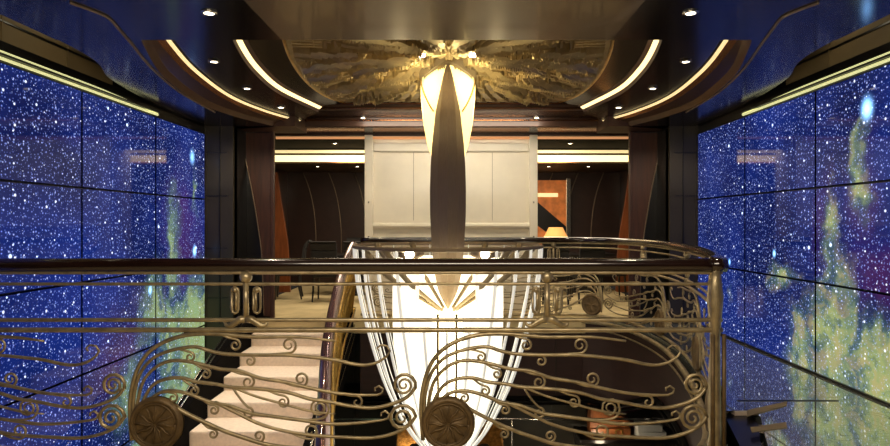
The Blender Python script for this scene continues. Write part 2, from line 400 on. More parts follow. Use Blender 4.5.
# ---- screens
ye = [.411 * W * k for k in (0, 1, 2, 3, 4, 5)] + [2.48 * W]
ye = [0.0, .43 * W, .83 * W, 1.235 * W, 1.636 * W, 2.037 * W, 2.435 * W]
ze = [E + .362 * W, E + .096 * W, E - .162 * W, E - .414 * W, E - .68 * W, E - .95 * W, E - 1.21 * W]
rown = ['top row', 'second row', 'third row', 'fourth row', 'fifth row', 'bottom row']
coln = {1: 'nearest column', 2: 'nearest column', 3: 'column by the frame edge', 4: 'middle column', 5: 'column beside the dark corner panelling'}
for side, sx, nr, mm in (('left', -1, 6, M['starL']), ('right', 1, 3, M['starR'])):
    for c in range(3, 6):
        for r in range(nr):
            bm = BM()
            y0, y1, z1, z0 = ye[c] + .012, ye[c + 1] - .012, ze[r] - .010, ze[r + 1] + .010
            if c == 3: y0 = ye[2] + .009        # the nearest panel runs on out of the frame
            xa, xb = sorted((sx * W, sx * (W + .06)))
            box(bm, xa, xb, y0, y1, z0, z1)
            o = rebase(link('video_wall_panel', bm, [mm, M['matte']]))
            for p_ in o.data.polygons:
                if abs(p_.normal.x) < .9: p_.material_index = 1        # black bezel edges
            what = 'deep blue star field'
            if (side == 'left' and c == 5 and r >= 2) or (side == 'right' and c in (3, 4) and r == 2): what = 'green nebula over stars'
            tag(o, f'flat screen panel showing {what}, {side} wall, {rown[r]}, {coln[c]}', 'video panel', f'screens of the {side} star wall')
bm = BM(); box(bm, W - .02, W, 2.7, 8.0, .001, .02); struct(link('baseboard_right', bm, M['black']))
# ---- strip of wall above the screens with its cove lamps
for sx, nm in ((-1, 'left'), (1, 'right')):
    z = E + .362 * W
    def bx(x0, x1, *a, bm=None):
        xa, xb = sorted((sx * x0, sx * x1)); box(bm, xa, xb, *a)
    bm = BM(); bx(W + .01, W + .07, 2.5, 8.2, z + .0, z + .16, bm=bm); struct(link('trim_4', bm, M['black']))
    bm = BM(); bx(W + .01, W + .07, 2.5, 5.9, z + .16, 3.3, bm=bm); 
    for yy in (4.45, 5.2): bx(W - .001, W + .01, yy, yy + .012, z + .16, 3.3, bm=bm)
    struct(link(f'wall_{nm}', bm, M['tan']))
    bm = BM(); bx(W - .001, W + .012, 2.5, 5.9, z + .30, z + .315, bm=bm); struct(link('trim_5', bm, M['black']))
    bm = BM(); bx(W + .0, W + .07, 5.9, 8.2, z + .16, 3.3, bm=bm); struct(link(f'wall_{nm}', bm, M['matte']))
    t = empty('cove_light_fitting', (sx * W, 4.6, z), f'long twin-line strip light above the {nm} star screens', 'cove light')
    for k, (dz, hh, mm) in enumerate(((.004, .026, 'coveledge'), (.058, .018, 'coveledge'))):
        bm = BM()
        pts = []
        for j in range(25):
            yy = 2.5 + (6.72 - 2.5) * j / 24
            pts.append((sx * (W - .022), yy, z + dz + hh / 2 - .015 * max(0, (yy - 5.6)) * k * 2 - 0 * yy))
        tube(bm, pts, hh / 2, 6)
        o = link('light_strip', bm, M[mm], t); o.location = (-sx * W, -4.6, -z)
    bm = BM(); bx(W - .05, W + .0, 2.5, 6.74, z + .034, z + .050, bm=bm); o = link('housing', bm, M['black'], t); o.location = (-sx * W, -4.6, -z)
# ---- ceilings.  every curve is (X at depth) for the left side and mirrored for the right
NSEG = 30
def curve_at(pts, ymin, ymax, n=NSEG):
    c = catmull([(x, y, 0) for x, y in pts], 12)
    out = []
    for k in range(n + 1):
        y = ymin + (ymax - ymin) * k / n
        for i in range(len(c) - 1):
            if c[i].y <= y <= c[i + 1].y or i == len(c) - 2:
                t = (y - c[i].y) / max(1e-6, c[i + 1].y - c[i].y); out.append((c[i].x + (c[i + 1].x - c[i].x) * t, y)); break
    return out
Y0, Y1 = 4.26, 7.95
edge_out = [(-2.77, -1.6), (-2.77, 2.), (-2.77, 4.46), (-3.05, 5.4), (-3.2, 6.3), (-3.27, 7.2), (-3.28, 8.2)]
hole = [(-2.10, 4.1), (-2.26, 4.5), (-2.55, 5.4), (-2.72, 6.6), (-2.62, 7.4), (-2.38, 8.1)]
for sx in (-1, 1):
    eo = curve_at(edge_out, Y0, 8.4); ho = curve_at(hole, Y0, 8.1)
    bm = BM()
    for i in range(NSEG):
        quad(bm, [(-sx * eo[i][0], eo[i][1], LOW), (-sx * eo[i + 1][0], eo[i + 1][1], LOW), (-sx * ho[i + 1][0], ho[i + 1][1], LOW), (-sx * ho[i][0], ho[i][1], LOW)])
        f_ = quad(bm, [(-sx * eo[i][0], eo[i][1], LOW), (-sx * eo[i + 1][0], eo[i + 1][1], LOW), (-sx * eo[i + 1][0], eo[i + 1][1], LOW + .5), (-sx * eo[i][0], eo[i][1], LOW + .5)], 1)
    struct(link('ceiling', bm, [M['ceil'], M['matte']], smooth=False))
# near soffit; centre painted taupe to stand for the reflected lounge opening
bm = BM(); box(bm, -2.77, -1.17, -1.6, Y0, LOW, LOW + .5); box(bm, 1.17, 2.77, -1.6, Y0, LOW, LOW + .5)
struct(link('ceiling', bm, M['ceil']))
bm = BM(); box(bm, -1.17, 1.17, -1.6, Y0, LOW, LOW + .5)
struct(link('ceiling', bm, M['ceilmid']))
bm = BM(); box(bm, -W - .1, W + .1, -1.6, 13.2, 3.25, 3.35); struct(link('ceiling', bm, M['black']))
# copper inlay line in the low ceiling (S-curve)
for sx in (-1, 1):
    bm = BM()
    pts = [PZ(70, 2, 1.3), PZ(90, 9, 1.3), PZ(108, 17, 1.3), PZ(120, 30, 1.3), PZ(132, 44, 1.3), PZ(152, 68, 1.3), PZ(180, 92, 1.3), PZ(215, 112, 1.3)]
    pts = [Vector((-sx * p.x, p.y, p.z - .006)) for p in catmull(pts, 8)]
    tube(bm, pts, .008, 6)
    struct(link('trim_6', bm, M['seam'], smooth=True))
# stepped rings round the recess
z1_, z2_, z3_ = E + 1.42, E + 1.50, E + 1.60
def ring(dx, base): return [(x + dx, y) for x, y in base]
outer = [(-1.98, 4.1), (-2.14, 4.66), (-2.33, 5.57), (-2.43, 6.7), (-2.31, 7.6), (-2.06, 8.35)]
inner = [(-1.52, 4.2), (-1.72, 5.06), (-1.83, 5.8), (-1.86, 6.62), (-1.72, 7.5), (-1.62, 8.0)]
carve = [(-1.08, 4.2), (-1.36, 5.0), (-1.53, 5.9), (-1.60, 6.8), (-1.55, 7.5), (-1.36, 8.0)]
for sx in (-1, 1):
    cur = [curve_at(hole, Y0, 8.1), curve_at(ring(.05, hole), Y0, 8.2), curve_at(ring(-.08, outer), Y0, 8.3), curve_at(ring(-.03, outer), Y0, 8.3), curve_at(ring(-.005, outer), Y0, 8.3), curve_at(ring(.012, outer), Y0, 8.3),
           curve_at(ring(-.04, inner), Y0, 7.75), curve_at(ring(-.03, inner), Y0, 7.75), curve_at(ring(.005, inner), Y0, 7.75), curve_at(ring(.04, inner), Y0, 7.75), curve_at(ring(-.03, carve), Y0, 7.9), curve_at(carve, Y0, 7.93)]
    zz = [LOW, LOW + .05, LOW + .075, LOW + .10, z1_ , z1_ + .01, z1_ + .01, z1_ + .05, z2_ , z2_ + .02, z3_ - .02, z3_]
    mm = ['mould', 'mould', 'copper', 'covesoft', 'black', 'ceilbrown', 'mould', 'cove', 'mould', 'ceilbrown', 'gold']
    for j in range(len(cur) - 1):
        bm = BM()
        for i in range(NSEG):
            a, b_ = cur[j][i], cur[j][i + 1]; c, d = cur[j + 1][i + 1], cur[j + 1][i]
            quad(bm, [(-sx * a[0], a[1], zz[j]), (-sx * b_[0], b_[1], zz[j]), (-sx * c[0], c[1], zz[j + 1]), (-sx * d[0], d[1], zz[j + 1])])
        bmesh.ops.remove_doubles(bm, verts=bm.verts, dist=.0005)
        if mm[j] in ('cove', 'covesoft'):
            o = link('cove_strip_light', bm, M[mm[j]], smooth=True)
            tag(o, f'curved glowing {"inner" if mm[j] == "cove" else "outer"} ceiling cove strip on the {"left" if sx > 0 else "right"} of the carved panel', 'cove light')
        else:
            struct(link('trim_7' if mm[j] in ('mould', 'copper', 'gold') else 'ceiling', bm, M[mm[j]], smooth=True))
# far header mouldings
bm = BM(); box(bm, -1.95, 1.95, 7.93, 8.02, E + 1.50, E + 1.72); struct(link('trim_8', bm, M['mould'], bevel=.015))
for (zz_, yy, m_) in ((E + 1.575, 7.915, 'copper'), (E + 1.515, 7.92, 'copper')):
    bm = BM(); tube(bm, [(-1.75, yy, zz_), (1.75, yy, zz_)], .013, 8); struct(link('trim_9', bm, M[m_], smooth=True))
bm = BM(); box(bm, -2.3, 2.3, 8.0, 8.62, E + 1.50, E + 1.56); struct(link('ceiling', bm, M['ceilbrown']))
bm = BM(); box(bm, -2.75, 2.75, 8.60, 8.68, E + 1.38, E + 1.6); struct(link('trim_8', bm, M['mould'], bevel=.01))
bm = BM(); tube(bm, [(-2.3, 8.58, E + 1.47), (2.3, 8.58, E + 1.47)], .012, 8); struct(link('trim_9', bm, M['copper'], smooth=True))
bm = BM(); box(bm, -W, W, 8.62, 9.3, E + 1.38, E + 1.5); struct(link('ceiling', bm, M['ceilbrown']))
bm = BM()
for sx in (-1, 1):
    x0, x1 = sorted((sx * 2.1, sx * W)); box(bm, x0, x1, 8.05, 8.7, E + 1.30, E + 1.5)
struct(link('ceiling', bm, M['mould']))
bm = BM(); tube(bm, [(-2.72, 9.27, E + 1.315), (2.72, 9.27, E + 1.315)], .019, 8)
tag(link('cove_strip_light', bm, mat('copper_glow', (220, 150, 100), .3, .5, noise_scale=3, noise_amt=.1, emis=(235, 165, 110), es=.7), smooth=True), 'slim copper-toned glowing strip along the top of the lounge opening', 'cove light')
bm = BM(); box(bm, -2.75, 2.75, 9.25, 9.35, E + 1.345, E + 1.5); struct(link('trim_8', bm, M['mould']))

# ---- carved relief ceiling panel
def relief():
    bm = BM(); nx, ny = 280, 230
    grid = {}
    cc = curve_at(carve, 4.3, 7.95, ny)
    hx, hy = 0., 5.55
    rnd = random.Random(5); leaves = []
    # long feathers sweeping outwards from the hub (mirrored left/right); (start, end, width, bend, barbs, height)
    for th0, r0, r1, w_, bend in ((-62, .25, 1.5, .16, .1), (-38, .3, 1.5, .17, .12), (-16, .25, 1.15, .15, -.1), (-4, .75, 1.65, .15, .16), (12, .25, 1.2, .16, .12), (24, .9, 1.75, .18, -.2),
                                 (36, .3, 1.3, .15, -.12), (46, 1.1, 2.1, .2, .2), (55, .3, 1.35, .16, .12), (66, 1.2, 2.4, .2, -.16), (74, .35, 1.3, .14, .06), (84, 1.1, 2.4, .2, .1), (-75, .3, 1.3, .15, .1), (30, 1.3, 1.9, .12, .1), (60, 1.9, 2.5, .13, .1), (6, 1.3, 1.8, .12, -.1)):
        leaves.append((math.radians(th0), r0, r1, w_, bend, rnd.uniform(5, 8)))
    for j in range(ny + 1):
        hw, y = -cc[j][0], cc[j][1]
        for i in range(nx + 1):
            u = -1 + 2 * i / nx; x = u * hw
            ax = abs(x); r = math.hypot(x, y - hy); th = math.atan2(y - hy, ax + 1e-6)
            st = (th * 15 + .5 * math.sin(r * 2.4)) % 1.           # stepped rays behind the feathers
            h = .0 + .05 * (st > .4) * min(1, r * 2) + .02 * ((r * 2.2 + th) % 1. < .12)
            for (a0, r0, r1, w_, bend, nb) in leaves:
                t = (r - r0) / (r1 - r0)
                if 0 < t < 1:
                    v = r * math.sin(th - a0) - bend * math.sin(PI * t) * .6
                    ww = w_ * math.sin(PI * t ** .75) ** .6
                    if abs(v) < ww:
                        q = abs(v) / ww
                        sgn = 1 if v > 0 else 0; barb = (t * nb * .45 + q * 2.2 + sgn * .5) % 1.
                        h = (.06 + .06 * (1 - barb) * (1 - .3 * q) + (.02 if q < .12 else 0)) if barb < .78 and q < .94 else -.03
            if abs(u) > .97: h = .04
            if y > 7.8: h = min(h, .03)
            if r < .22: h = .04 + .015 * math.cos(th * 16)
            grid[i, j] = bm.verts.new((x, y, z3_ + .02 - h))
    for j in range(ny):
        for i in range(nx): bm.faces.new((grid[i, j], grid[i, j + 1], grid[i + 1, j + 1], grid[i + 1, j]))
    return bm
t = empty('carved_ceiling_panel', (0, 6.2, z3_), 'oval antique-gold ceiling panel carved with feathered leaves above the column', 'ceiling panel')
o = link('relief', relief(), M['carved'], t); o.location = (0, -6.2, -z3_)
bm = BM(); box(bm, -1.7, 1.7, 4.2, 7.97, z3_ + .09, z3_ + .11); struct(link('ceiling', bm, M['black']))

# ---- corner walls at the far end (dark panels, curved copper rib, wood jamb)
for sx, nm in ((-1, 'left'), (1, 'right')):
    def X(v): return sx * v
    def bxx(bm, x0, x1, *a):
        xa, xb = sorted((X(x0), X(x1))); box(bm, xa, xb, *a)
    bm = BM(); bxx(bm, 2.99, W + .12, 8.05, 8.2, -.22 if sx > 0 else DL, E + 1.31); bxx(bm, 2.93, 2.99, 8.05, 8.2, 0, E + 1.31); bxx(bm, 3.28, W + .12, 8.04, 8.05, 0, 2.6)
    struct(link(f'wall_{nm}', bm, M['panel']))
    bm = BM()
    for zz_ in (.35, 1.02, 1.72, 2.3): bxx(bm, 3.0, 3.29, 8.038, 8.05, zz_, zz_ + .012)
    bxx(bm, 3.10, 3.112, 8.036, 8.05, 0, 2.66)
    struct(link('trim_11', bm, M['black']))
    bm = BM(); bxx(bm, 2.93, 2.99, 8.1, 8.6, -.0, E + 1.31)
    prism(bm, [(X(2.56), 8.58), (X(2.95), 8.58), (X(3.0), 9.3), (X(2.76), 9.3)], 'z', 0, E + 1.4)
    struct(link(f'wall_{nm}', bm, M['black']))
    edge = [P(p if sx < 0 else mirror(p, 8.55), y, 8.55) for s_, p, y in [(1, 243, 133), (1, 244, 150), (1, 248, 170), (1, 253, 195), (1, 258, 225), (1, 262, 258), (1, 264, 316)]]
    edge = catmull(edge, 4)
    bm = BM(); prism(bm, [(e.x, e.z) for e in edge] + [(X(2.56), edge[-1].z), (X(2.56), edge[0].z)], 'y', 8.55, 8.58)
    struct(link(f'wall_{nm}', bm, M['wood']))
    bm = BM(); tube(bm, [(e.x, 8.54, e.z) for e in edge], .008, 6); struct(link('trim_12', bm, M['seam'], smooth=True))
    bm = BM(); bxx(bm, 2.53, 2.585, 8.54, 8.6, 0, E + 1.32); struct(link('trim_13', bm, M['wood'], bevel=.01))

# ================================================================== LOUNGE beyond the opening
bm = BM(); box(bm, -3.6, 3.6, 13.0, 13.1, 0, 3.); 
struct(link('wall_back', bm, M['leather']))
bm = BM(); box(bm, -3.7, -3.6, 9.3, 13.1, 0, 3.); struct(link('wall_left', bm, M['leather']))
bm = BM(); box(bm, 3.6, 3.7, 9.3, 13.1, 0, 3.); struct(link('wall_right', bm, M['leather']))
bm = BM(); box(bm, -3.6, 3.6, 11.12, 13.1, E + 1.1, E + 1.16)
struct(link('ceiling', bm, M['loungeceil']))
bm = BM(); box(bm, -3.6, 3.6, 9.35, 11.0, E + 1.36, E + 1.42); struct(link('ceiling', bm, M['matte']))
t = empty('cove_light_fitting', (0, 11.08, E + 1.1), 'broad bright cream cove light across the lounge ceiling', 'cove light')
bm = BM(); box(bm, -3.6, 3.6, -.02, .03, .02, .15); link('diffuser', bm, M['cove'], t)
bm = BM(); box(bm, -3.6, 3.6, -.10, -.02, .0, .02); link('lower_lip', bm, M['copper'], t)
bm = BM(); box(bm, -3.6, 3.6, -.09, -.05, .185, .235); link('upper_line', bm, M['covesoft'], t)
bm = BM()
for side in (-1, 1):
    for k in range(5):
        pts = [(side * v, 12.98, z) for v, z in [(3.25 - k * .55, 2.45), (3.12 - k * .55, 2.1), (3.03 - k * .55, 1.7), (2.98 - k * .55, 1.2), (2.98 - k * .55, .6), (3.02 - k * .55, 0)]]
        tube(bm, catmull(pts, 4), .011, 6)
struct(link('trim_14', bm, M['seam'], smooth=True))
for side, nm in ((-1, 'left'), (1, 'right')):     # amber wood wedge beside the opening
    w_ = [P(px if side < 0 else mirror(px, 11.8), py, 11.8) for px, py in [(272, 172), (277, 172), (279, 190), (283, 215), (287, 240), (289, 265), (290, 309), (272, 309)]]
    bm = BM(); prism(bm, [(p.x, max(0, p.z)) for p in w_], 'y', 11.8, 11.88)
    struct(link('trim_15', bm, M['orange_wood']))
# cream lift-shaft panel
t = empty('cream_wall_panel', (0.02, 9.3, 0), 'tall cream lacquered panel with moulded frame standing behind the bronze column', 'wall panel')
x0, x1 = -1.37, 1.30
bm = BM(); box(bm, x0, x1, 0, .5, 0, 2.73); link('panel', bm, M['cream'], t)
for i, (a, b_) in enumerate(((x0, x0 + .13), (x1 - .13, x1))):
    bm = BM(); box(bm, a, b_, -.06, 0, 0, 2.72); o = link('stile', bm, M['creamtrim'], t, bevel=.012)
    s = BM()
    for z in (.55, 1.15, 1.68): disc(s, ((a + b_) / 2, -.075, z), .012, .02, 10, axis='y')
    link('stud', s, M['steel'], o)
bm = BM(); box(bm, x0 + .13, x1 - .13, -.05, 0, 2.46, 2.60); link('top_moulding', bm, M['creamtrim'], t, bevel=.02)
bm = BM(); tube(bm, [(x0 + .13, -.03, 1.32), (x1 - .13, -.03, 1.32)], .045, 10); box(bm, x0 + .13, x1 - .13, -.03, 0, 1.06, 1.10); link('middle_moulding', bm, M['creamtrim'], t)
bm = BM()
for x in (-.62, .6): box(bm, x, x + .006, -.006, 0, 1.4, 2.45)
for z in (.25, .45, .65, .85, 1.02): box(bm, x0 + .13, x1 - .13, -.006, 0, z, z + .006)
for k, x in enumerate((-.8, -.35, .1, .5, .9)): box(bm, x, x + .006, -.006, 0, .0, 1.05)
link('joint_lines', bm, M['tan'], t)
# mirror right of the cream panel; its amber reflection is painted on and glows
t = empty('framed_mirror', (1.82, 12.9, 0.9), 'tall framed mirror with a painted reflection of amber light and a black diagonal, right of the cream panel', 'mirror')
amb = mat('painted_amber_reflection', (186, 112, 60), .35, 0, .3, noise_scale=5, noise_amt=.5, emis=(200, 110, 50), es=.35)
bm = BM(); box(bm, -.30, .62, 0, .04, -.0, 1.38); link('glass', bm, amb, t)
bm = BM(); box(bm, .60, .70, -.05, .04, -.02, 1.42); link('frame', bm, M['steel'], t, bevel=.01)
bm = BM(); prism(bm, [(-.30, 1.15), (-.30, .62), (.52, -.0), (.60, -.0), (.60, .38)], 'y', -.05, -.005); link('reflected_diagonal', bm, M['black'], t)
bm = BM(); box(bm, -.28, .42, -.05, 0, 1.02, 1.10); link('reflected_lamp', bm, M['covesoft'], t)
# table lamp on a side table
t = empty('table_lamp', (1.92, 11.2, .62), 'table lamp with glowing cream drum shade beside the cream panel', 'lamp')
bm = BM(); lathe(bm, [(.13, .66), (.20, .52), (.22, .49)], seg=24); link('lamp_shade', bm, M['shade'], t, smooth=True)
bm = BM(); lathe(bm, [(.0, 0), (.09, 0), (.09, .02), (.02, .05), (.03, .2), (.015, .35), (.015, .52), (0, .52)], seg=16); link('base', bm, M['brass'], t, smooth=True)
bm = BM(); lathe(bm, [(.22, .49), (.23, .46), (.21, .455)], seg=24); link('shade_trim', bm, M['covesoft'], t, smooth=True)
t = empty('side_table', (1.92, 11.2, 0), 'dark side table carrying the glowing table lamp', 'table')
bm = BM(); box(bm, -.3, .3, -.25, .25, .57, .62); link('table_top', bm, M['chairleg'], t, bevel=.01)
for a in (-1, 1):
    for b_ in (-1, 1):
        bm = BM(); box(bm, a * .26 - .02, a * .26 + .02, b_ * .2 - .02, b_ * .2 + .02, 0, .57); link('leg', bm, M['chairleg'], t)

# dining chairs and tables
def make_chair():
    t = empty('dining_chair')
    bm = BM(); box(bm, -.24, .24, -.23, .23, .42, .52); link('seat', bm, M['chairfab'], t, bevel=.03)
    bm = BM()
    prof = [(.20, .46), (.235, .7), (.26, .9), (.31, 1.02), (.36, 1.05)]
    for i in range(len(prof) - 1):
        (ya, za), (yb, zb) = prof[i], prof[i + 1]
        for q in ((ya, za, yb, zb, 0), ):
            v = [bm.verts.new(p) for p in ((-.22, ya, za), (.22, ya, za), (.22, yb, zb), (-.22, yb, zb), (-.22, ya + .06, za), (.22, ya + .06, za), (.22, yb + .05, zb - .01), (-.22, yb + .05, zb - .01))]
            for f in ((0, 1, 2, 3), (4, 7, 6, 5), (0, 4, 5, 1), (3, 2, 6, 7), (0, 3, 7, 4), (1, 5, 6, 2)): bm.faces.new([v[k] for k in f])
    link('backrest', bm, M['chairfab'], t)
    for a in (-1, 1):
        for b_ in (-1, 1):
            bm = BM(); tube(bm, [(a * .2, b_ * .19, .43), (a * .205, b_ * .2, .2), (a * .21, b_ * (.24 if b_ > 0 else .21), 0)], [.024, .02, .015], 6); link('leg', bm, M['chairleg'], t)
    return t
chairs = [((-2.97, 10.85), -PI / 2 + .2, 'black upholstered dining chair with rolled back, seen side-on beside the amber wood'),
          ((-2.2, 10.55), PI * 1.0, 'black dining chair with its back to the stairs, left side of the table'),
          ((-1.62, 10.5), PI * 1.0, 'black dining chair nearest the cream panel, left lounge'),
          ((-2.05, 12.45), 0, 'black dining chair on the far side of the left table'),
          ((1.75, 10.2), PI * .95, 'black dining chair nearest the cream panel, right lounge'),
          ((2.3, 10.35), PI * 1.05, 'black dining chair in the middle of the right lounge'),
          ((2.85, 10.8), PI / 2, 'black dining chair at the right end by the amber wood')]
ch0 = make_chair()
for i, ((x, y), rz, lab) in enumerate(chairs):
    c = ch0 if i == 0 else copy_tree(ch0)
    c.location = (x, y, 0); c.rotation_euler = (0, 0, rz); tag(c, lab, 'chair', 'black lounge dining chairs')
for (x, y, lab) in ((-1.95, 11.45, 'dark dining table standing in the left lounge'), (2.5, 11.9, 'dark dining table standing in the right lounge')):
    t = empty('dining_table', (x, y, 0), lab, 'table')
    bm = BM(); box(bm, -.62, .62, -.42, .42, .72, .77); link('table_top', bm, M['chairleg'], t, bevel=.012)
    bm = BM(); box(bm, -.14, .14, -.14, .14, .03, .72); box(bm, -.3, .3, -.25, .25, 0, .04); link('pedestal', bm, M['chairleg'], t, bevel=.01)

# ================================================================== DOWNLIGHTS
def make_down():
    t = empty('downlight')
    bm = BM(); lathe(bm, [(.030, -.002), (.030, -.010), (.048, -.008), (.050, 0), (.0, 0)], seg=20); link('trim_ring', bm, M['steel'], t, smooth=True)
    bm = BM(); disc(bm, (0, 0, -.009), .031, .004, 18); link('lens', bm, M['bulb'], t)
    return t
dl0 = make_down(); first = True
def place(px, py, zr, lab, power, size=100, group='recessed ceiling downlights', loc=None):
    global first
    p = Vector(loc) if loc else PZ(px, py, zr)
    c = dl0 if first else copy_tree(dl0); first = False
    c.location = p; tag(c, lab, 'downlight', group)
    if power: spot((p.x, p.y, p.z - .03), power, size)
sd = {-1: 'left', 1: 'right'}
for s in (-1, 1):
    def q(x): return x if s < 0 else mirror(x, 6.3)
    place(q(209), 12, 1.30, f'small round downlight in the near {sd[s]} dark soffit', 34, 120)
    place(q(214), 61, 1.425, f'round downlight nearest the viewer between the {sd[s]} ceiling coves', 26)
    place(q(247), 88, 1.425, f'middle round downlight between the {sd[s]} ceiling coves', 26)
    place(q(281), 107, 1.425, f'farthest round downlight between the {sd[s]} ceiling coves', 26)
    place(q(363), 117.5, 1.497, f'small downlight in the header soffit {sd[s]} of the column', 24)
    place(q(314), 0, 0, f'small lounge downlight beyond the {sd[s]} opening, nearer the cove end', 24, loc=(s * 2.62, 11.6, E + 1.098))
    place(q(350), 0, 0, f'small lounge downlight beyond the {sd[s]} opening, nearer the cream panel', 24, loc=(s * 1.85, 11.6, E + 1.098))
    place(0, 0, 0, f'single downlight on the front lounge ceiling, {sd[s]} side', 24, loc=(s * 2.0, 10.2, E + 1.358))
t = empty('dome_light', PZ(507, 75, 1.59), 'small glowing white dome lamp on the carved ceiling right of the column', 'lamp')
bm = BM(); sphere(bm, (0, 0, 0), .055, 1, 1, .4); link('diffuser', bm, M['covesoft'], t, smooth=True)
bm = BM(); disc(bm, (0, 0, .0), .065, .03); link('base', bm, M['gold'], t)

# ================================================================== STAIRS on the left
t = empty('staircase', (-2.13, 8.7, 0), 'cream carpeted staircase with black stringers descending on the left', 'staircase')
def add(name, bm, m, parent=t, base=t, **k):
    o = link(name, bm, m, parent, **k)
    if parent is base: o.location = -base.location
    return o
XL, XR = -2.77, -1.47
nos = [8.66, 8.28, 7.84, 7.30, 6.82, 6.36, 5.9, 5.44, 4.98, 4.52]
for k in range(1, len(nos)):
    z = -.17 * k
    bm = BM(); box(bm, XL, XR, nos[k], nos[k - 1] + .02, z - .30, z - .0)
    add('step', bm, M['carpet'], bevel=.02)
bm = BM(); box(bm, XL, XR, nos[0] - .03, nos[0] + .02, -.05, -.012); add('top_nosing', bm, M['black'])
def slope(y): # nosing line
    return -.17 * (8.66 - y) / .46
for (xa, xb, name) in ((-2.91, -2.77, 'left_stringer'), (XR, XR + .07, 'right_stringer')):
    bm = BM(); hi = .24 if xa < -2.8 else .10
    prism(bm, [(8.56, hi * .6), (8.5, hi), (4.4, slope(4.4) + hi), (4.4, slope(4.4) - .5), (8.56, -.5)], 'x', xa, xb)
    add(name, bm, M['matte'], bevel=.01)
bm = BM()
for dx, dz in ((-2.90, .25), (-2.84, .26), (-2.91, .10)): tube(bm, [(dx, 8.54, dz), (dx, 4.4, slope(4.4) + dz)], .012, 6)
for dx, dz in ((XR + .075, .10), (XR + .075, -.08), (XR + .075, -.26)): tube(bm, [(dx, 8.66, dz), (dx, 4.4, slope(4.4) + dz)], .011, 6)
add('stringer_trim', bm, M['steel'], smooth=True)
# stair handrail
t2 = empty('stair_balustrade', (-1.4, 8.7, 0), 'thick polished plum handrail on gilt balusters sweeping down the right of the staircase', 'balustrade')
hr = catmull([P(353, 245, 8.72), P(349, 254, 8.4), P(342, 274, 7.84), P(333, 312, 6.8), P(327, 351, 6.0), P(324, 404, 5.2), P(322, 470, 4.5)], 8)
bm = BM(); tube(bm, hr, .062, 14); o = link('handrail', bm, M['purple_rail'], t2, smooth=True); o.location = -t2.location
o2 = BM(); tube(o2, [p + Vector((.062, .02, -.05)) for p in hr], .018, 8); o = link('gilt_underrail', o2, M['gold'], t2, smooth=True); o.location = -t2.location
k = 0
for i in range(2, len(hr) - 1, 1):
    p = hr[i]; bm = BM(); zb = slope(p.y) + .1
    tube(bm, [(p.x + .03, p.y, p.z - .05), (p.x + .05, p.y, (p.z + zb) / 2), (max(p.x, XR + .03) if p.y > 7.4 else p.x + .02, p.y, zb)], .014, 6)
    s = [Vector((p.x + .05, p.y + .05 * math.cos(a) * (1 - a / 16), zb + .55 + .07 * math.sin(a) * (1 - a / 16))) for a in [j * .6 for j in range(16)]]
    tube(bm, s, .008, 5)
    o = link('baluster', bm, M['gold'], t2, smooth=True); o.location = -t2.location
bm = BM(); tube(bm, [(p.x + .03, p.y, slope(p.y) + .12) for p in hr[1:]], .02, 8); o = link('bottom_rail', bm, M['gold'], t2, smooth=True); o.location = -t2.location

# ================================================================== BALUSTRADES
K = 3.5 / F
def S(px, py):      # pixel of the near balustrade -> (s, z) metres, relative to medallion pattern origin px 447
    return ((px - 447) * K, E + (CY - py) * K)
def spiral(cx, cy, r, a0, turns, d=1, n=None, r1=.12):
    n = n or int(10 * turns) + 4; out = []
    for k in range(n + 1):
        t = k / n; a = a0 + d * 2 * PI * turns * t; rr = r * (1 - (1 - r1) * t)
        out.append((cx + rr * math.cos(a), cy - rr * math.sin(a)))
    return out
def smooth2(pts, n=4): return [(p.x, p.y) for p in catmull([(x, y, 0) for x, y in pts], n)]
WAVES = [
 [(422, 440), (420, 410), (422, 388), (428, 368), (438, 353), (452, 343), (468, 337), (486, 334), (510, 334), (545, 337), (590, 337), (625, 341)],
 [(424, 425), (424, 396), (430, 374), (442, 359), (456, 352), (472, 348), (487, 347), (500, 351), (516, 354), (545, 355), (575, 355), (600, 357), (625, 360), (643, 364), (656, 365), (668, 362), (677, 356)],
 [(426, 425), (428, 400), (434, 380), (446, 367), (460, 361), (475, 361), (490, 364), (510, 369), (530, 371), (550, 378), (575, 382), (600, 388), (625, 393), (650, 395), (667, 395)],
 [(428, 425), (432, 404), (442, 386), (456, 379), (472, 378), (487, 382), (505, 384), (520, 387), (538, 388), (560, 390), (580, 393), (600, 399), (620, 402), (640, 406), (662, 408), (682, 404), (697, 397), (705, 388)],
 [(434, 415), (440, 400), (452, 392), (466, 391), (482, 395), (500, 402), (520, 406), (540, 413), (560, 416), (590, 420), (620, 424), (648, 423), (673, 420)],
 [(505, 402), (525, 412), (550, 424), (575, 431), (600, 435), (630, 437), (660, 438), (682, 434), (698, 426), (706, 416)],
 [(447, 400), (460, 403), (472, 411), (490, 420), (512, 430), (535, 438), (560, 445), (600, 449), (640, 450), (690, 449)],
]
SPIRALS = {1: [(668, 356, 9, 0., 1.1, 1)], 2: [(667, 388, 7, -PI / 2, .9, 1)], 3: [(694, 385, 12, -.3, 2.2, 1)], 4: [(673, 415, 5, -PI / 2, .8, 1)], 5: [(692, 418, 14, .1, 2.2, 1)]}
BIGR = {3: 1, 5: 1}
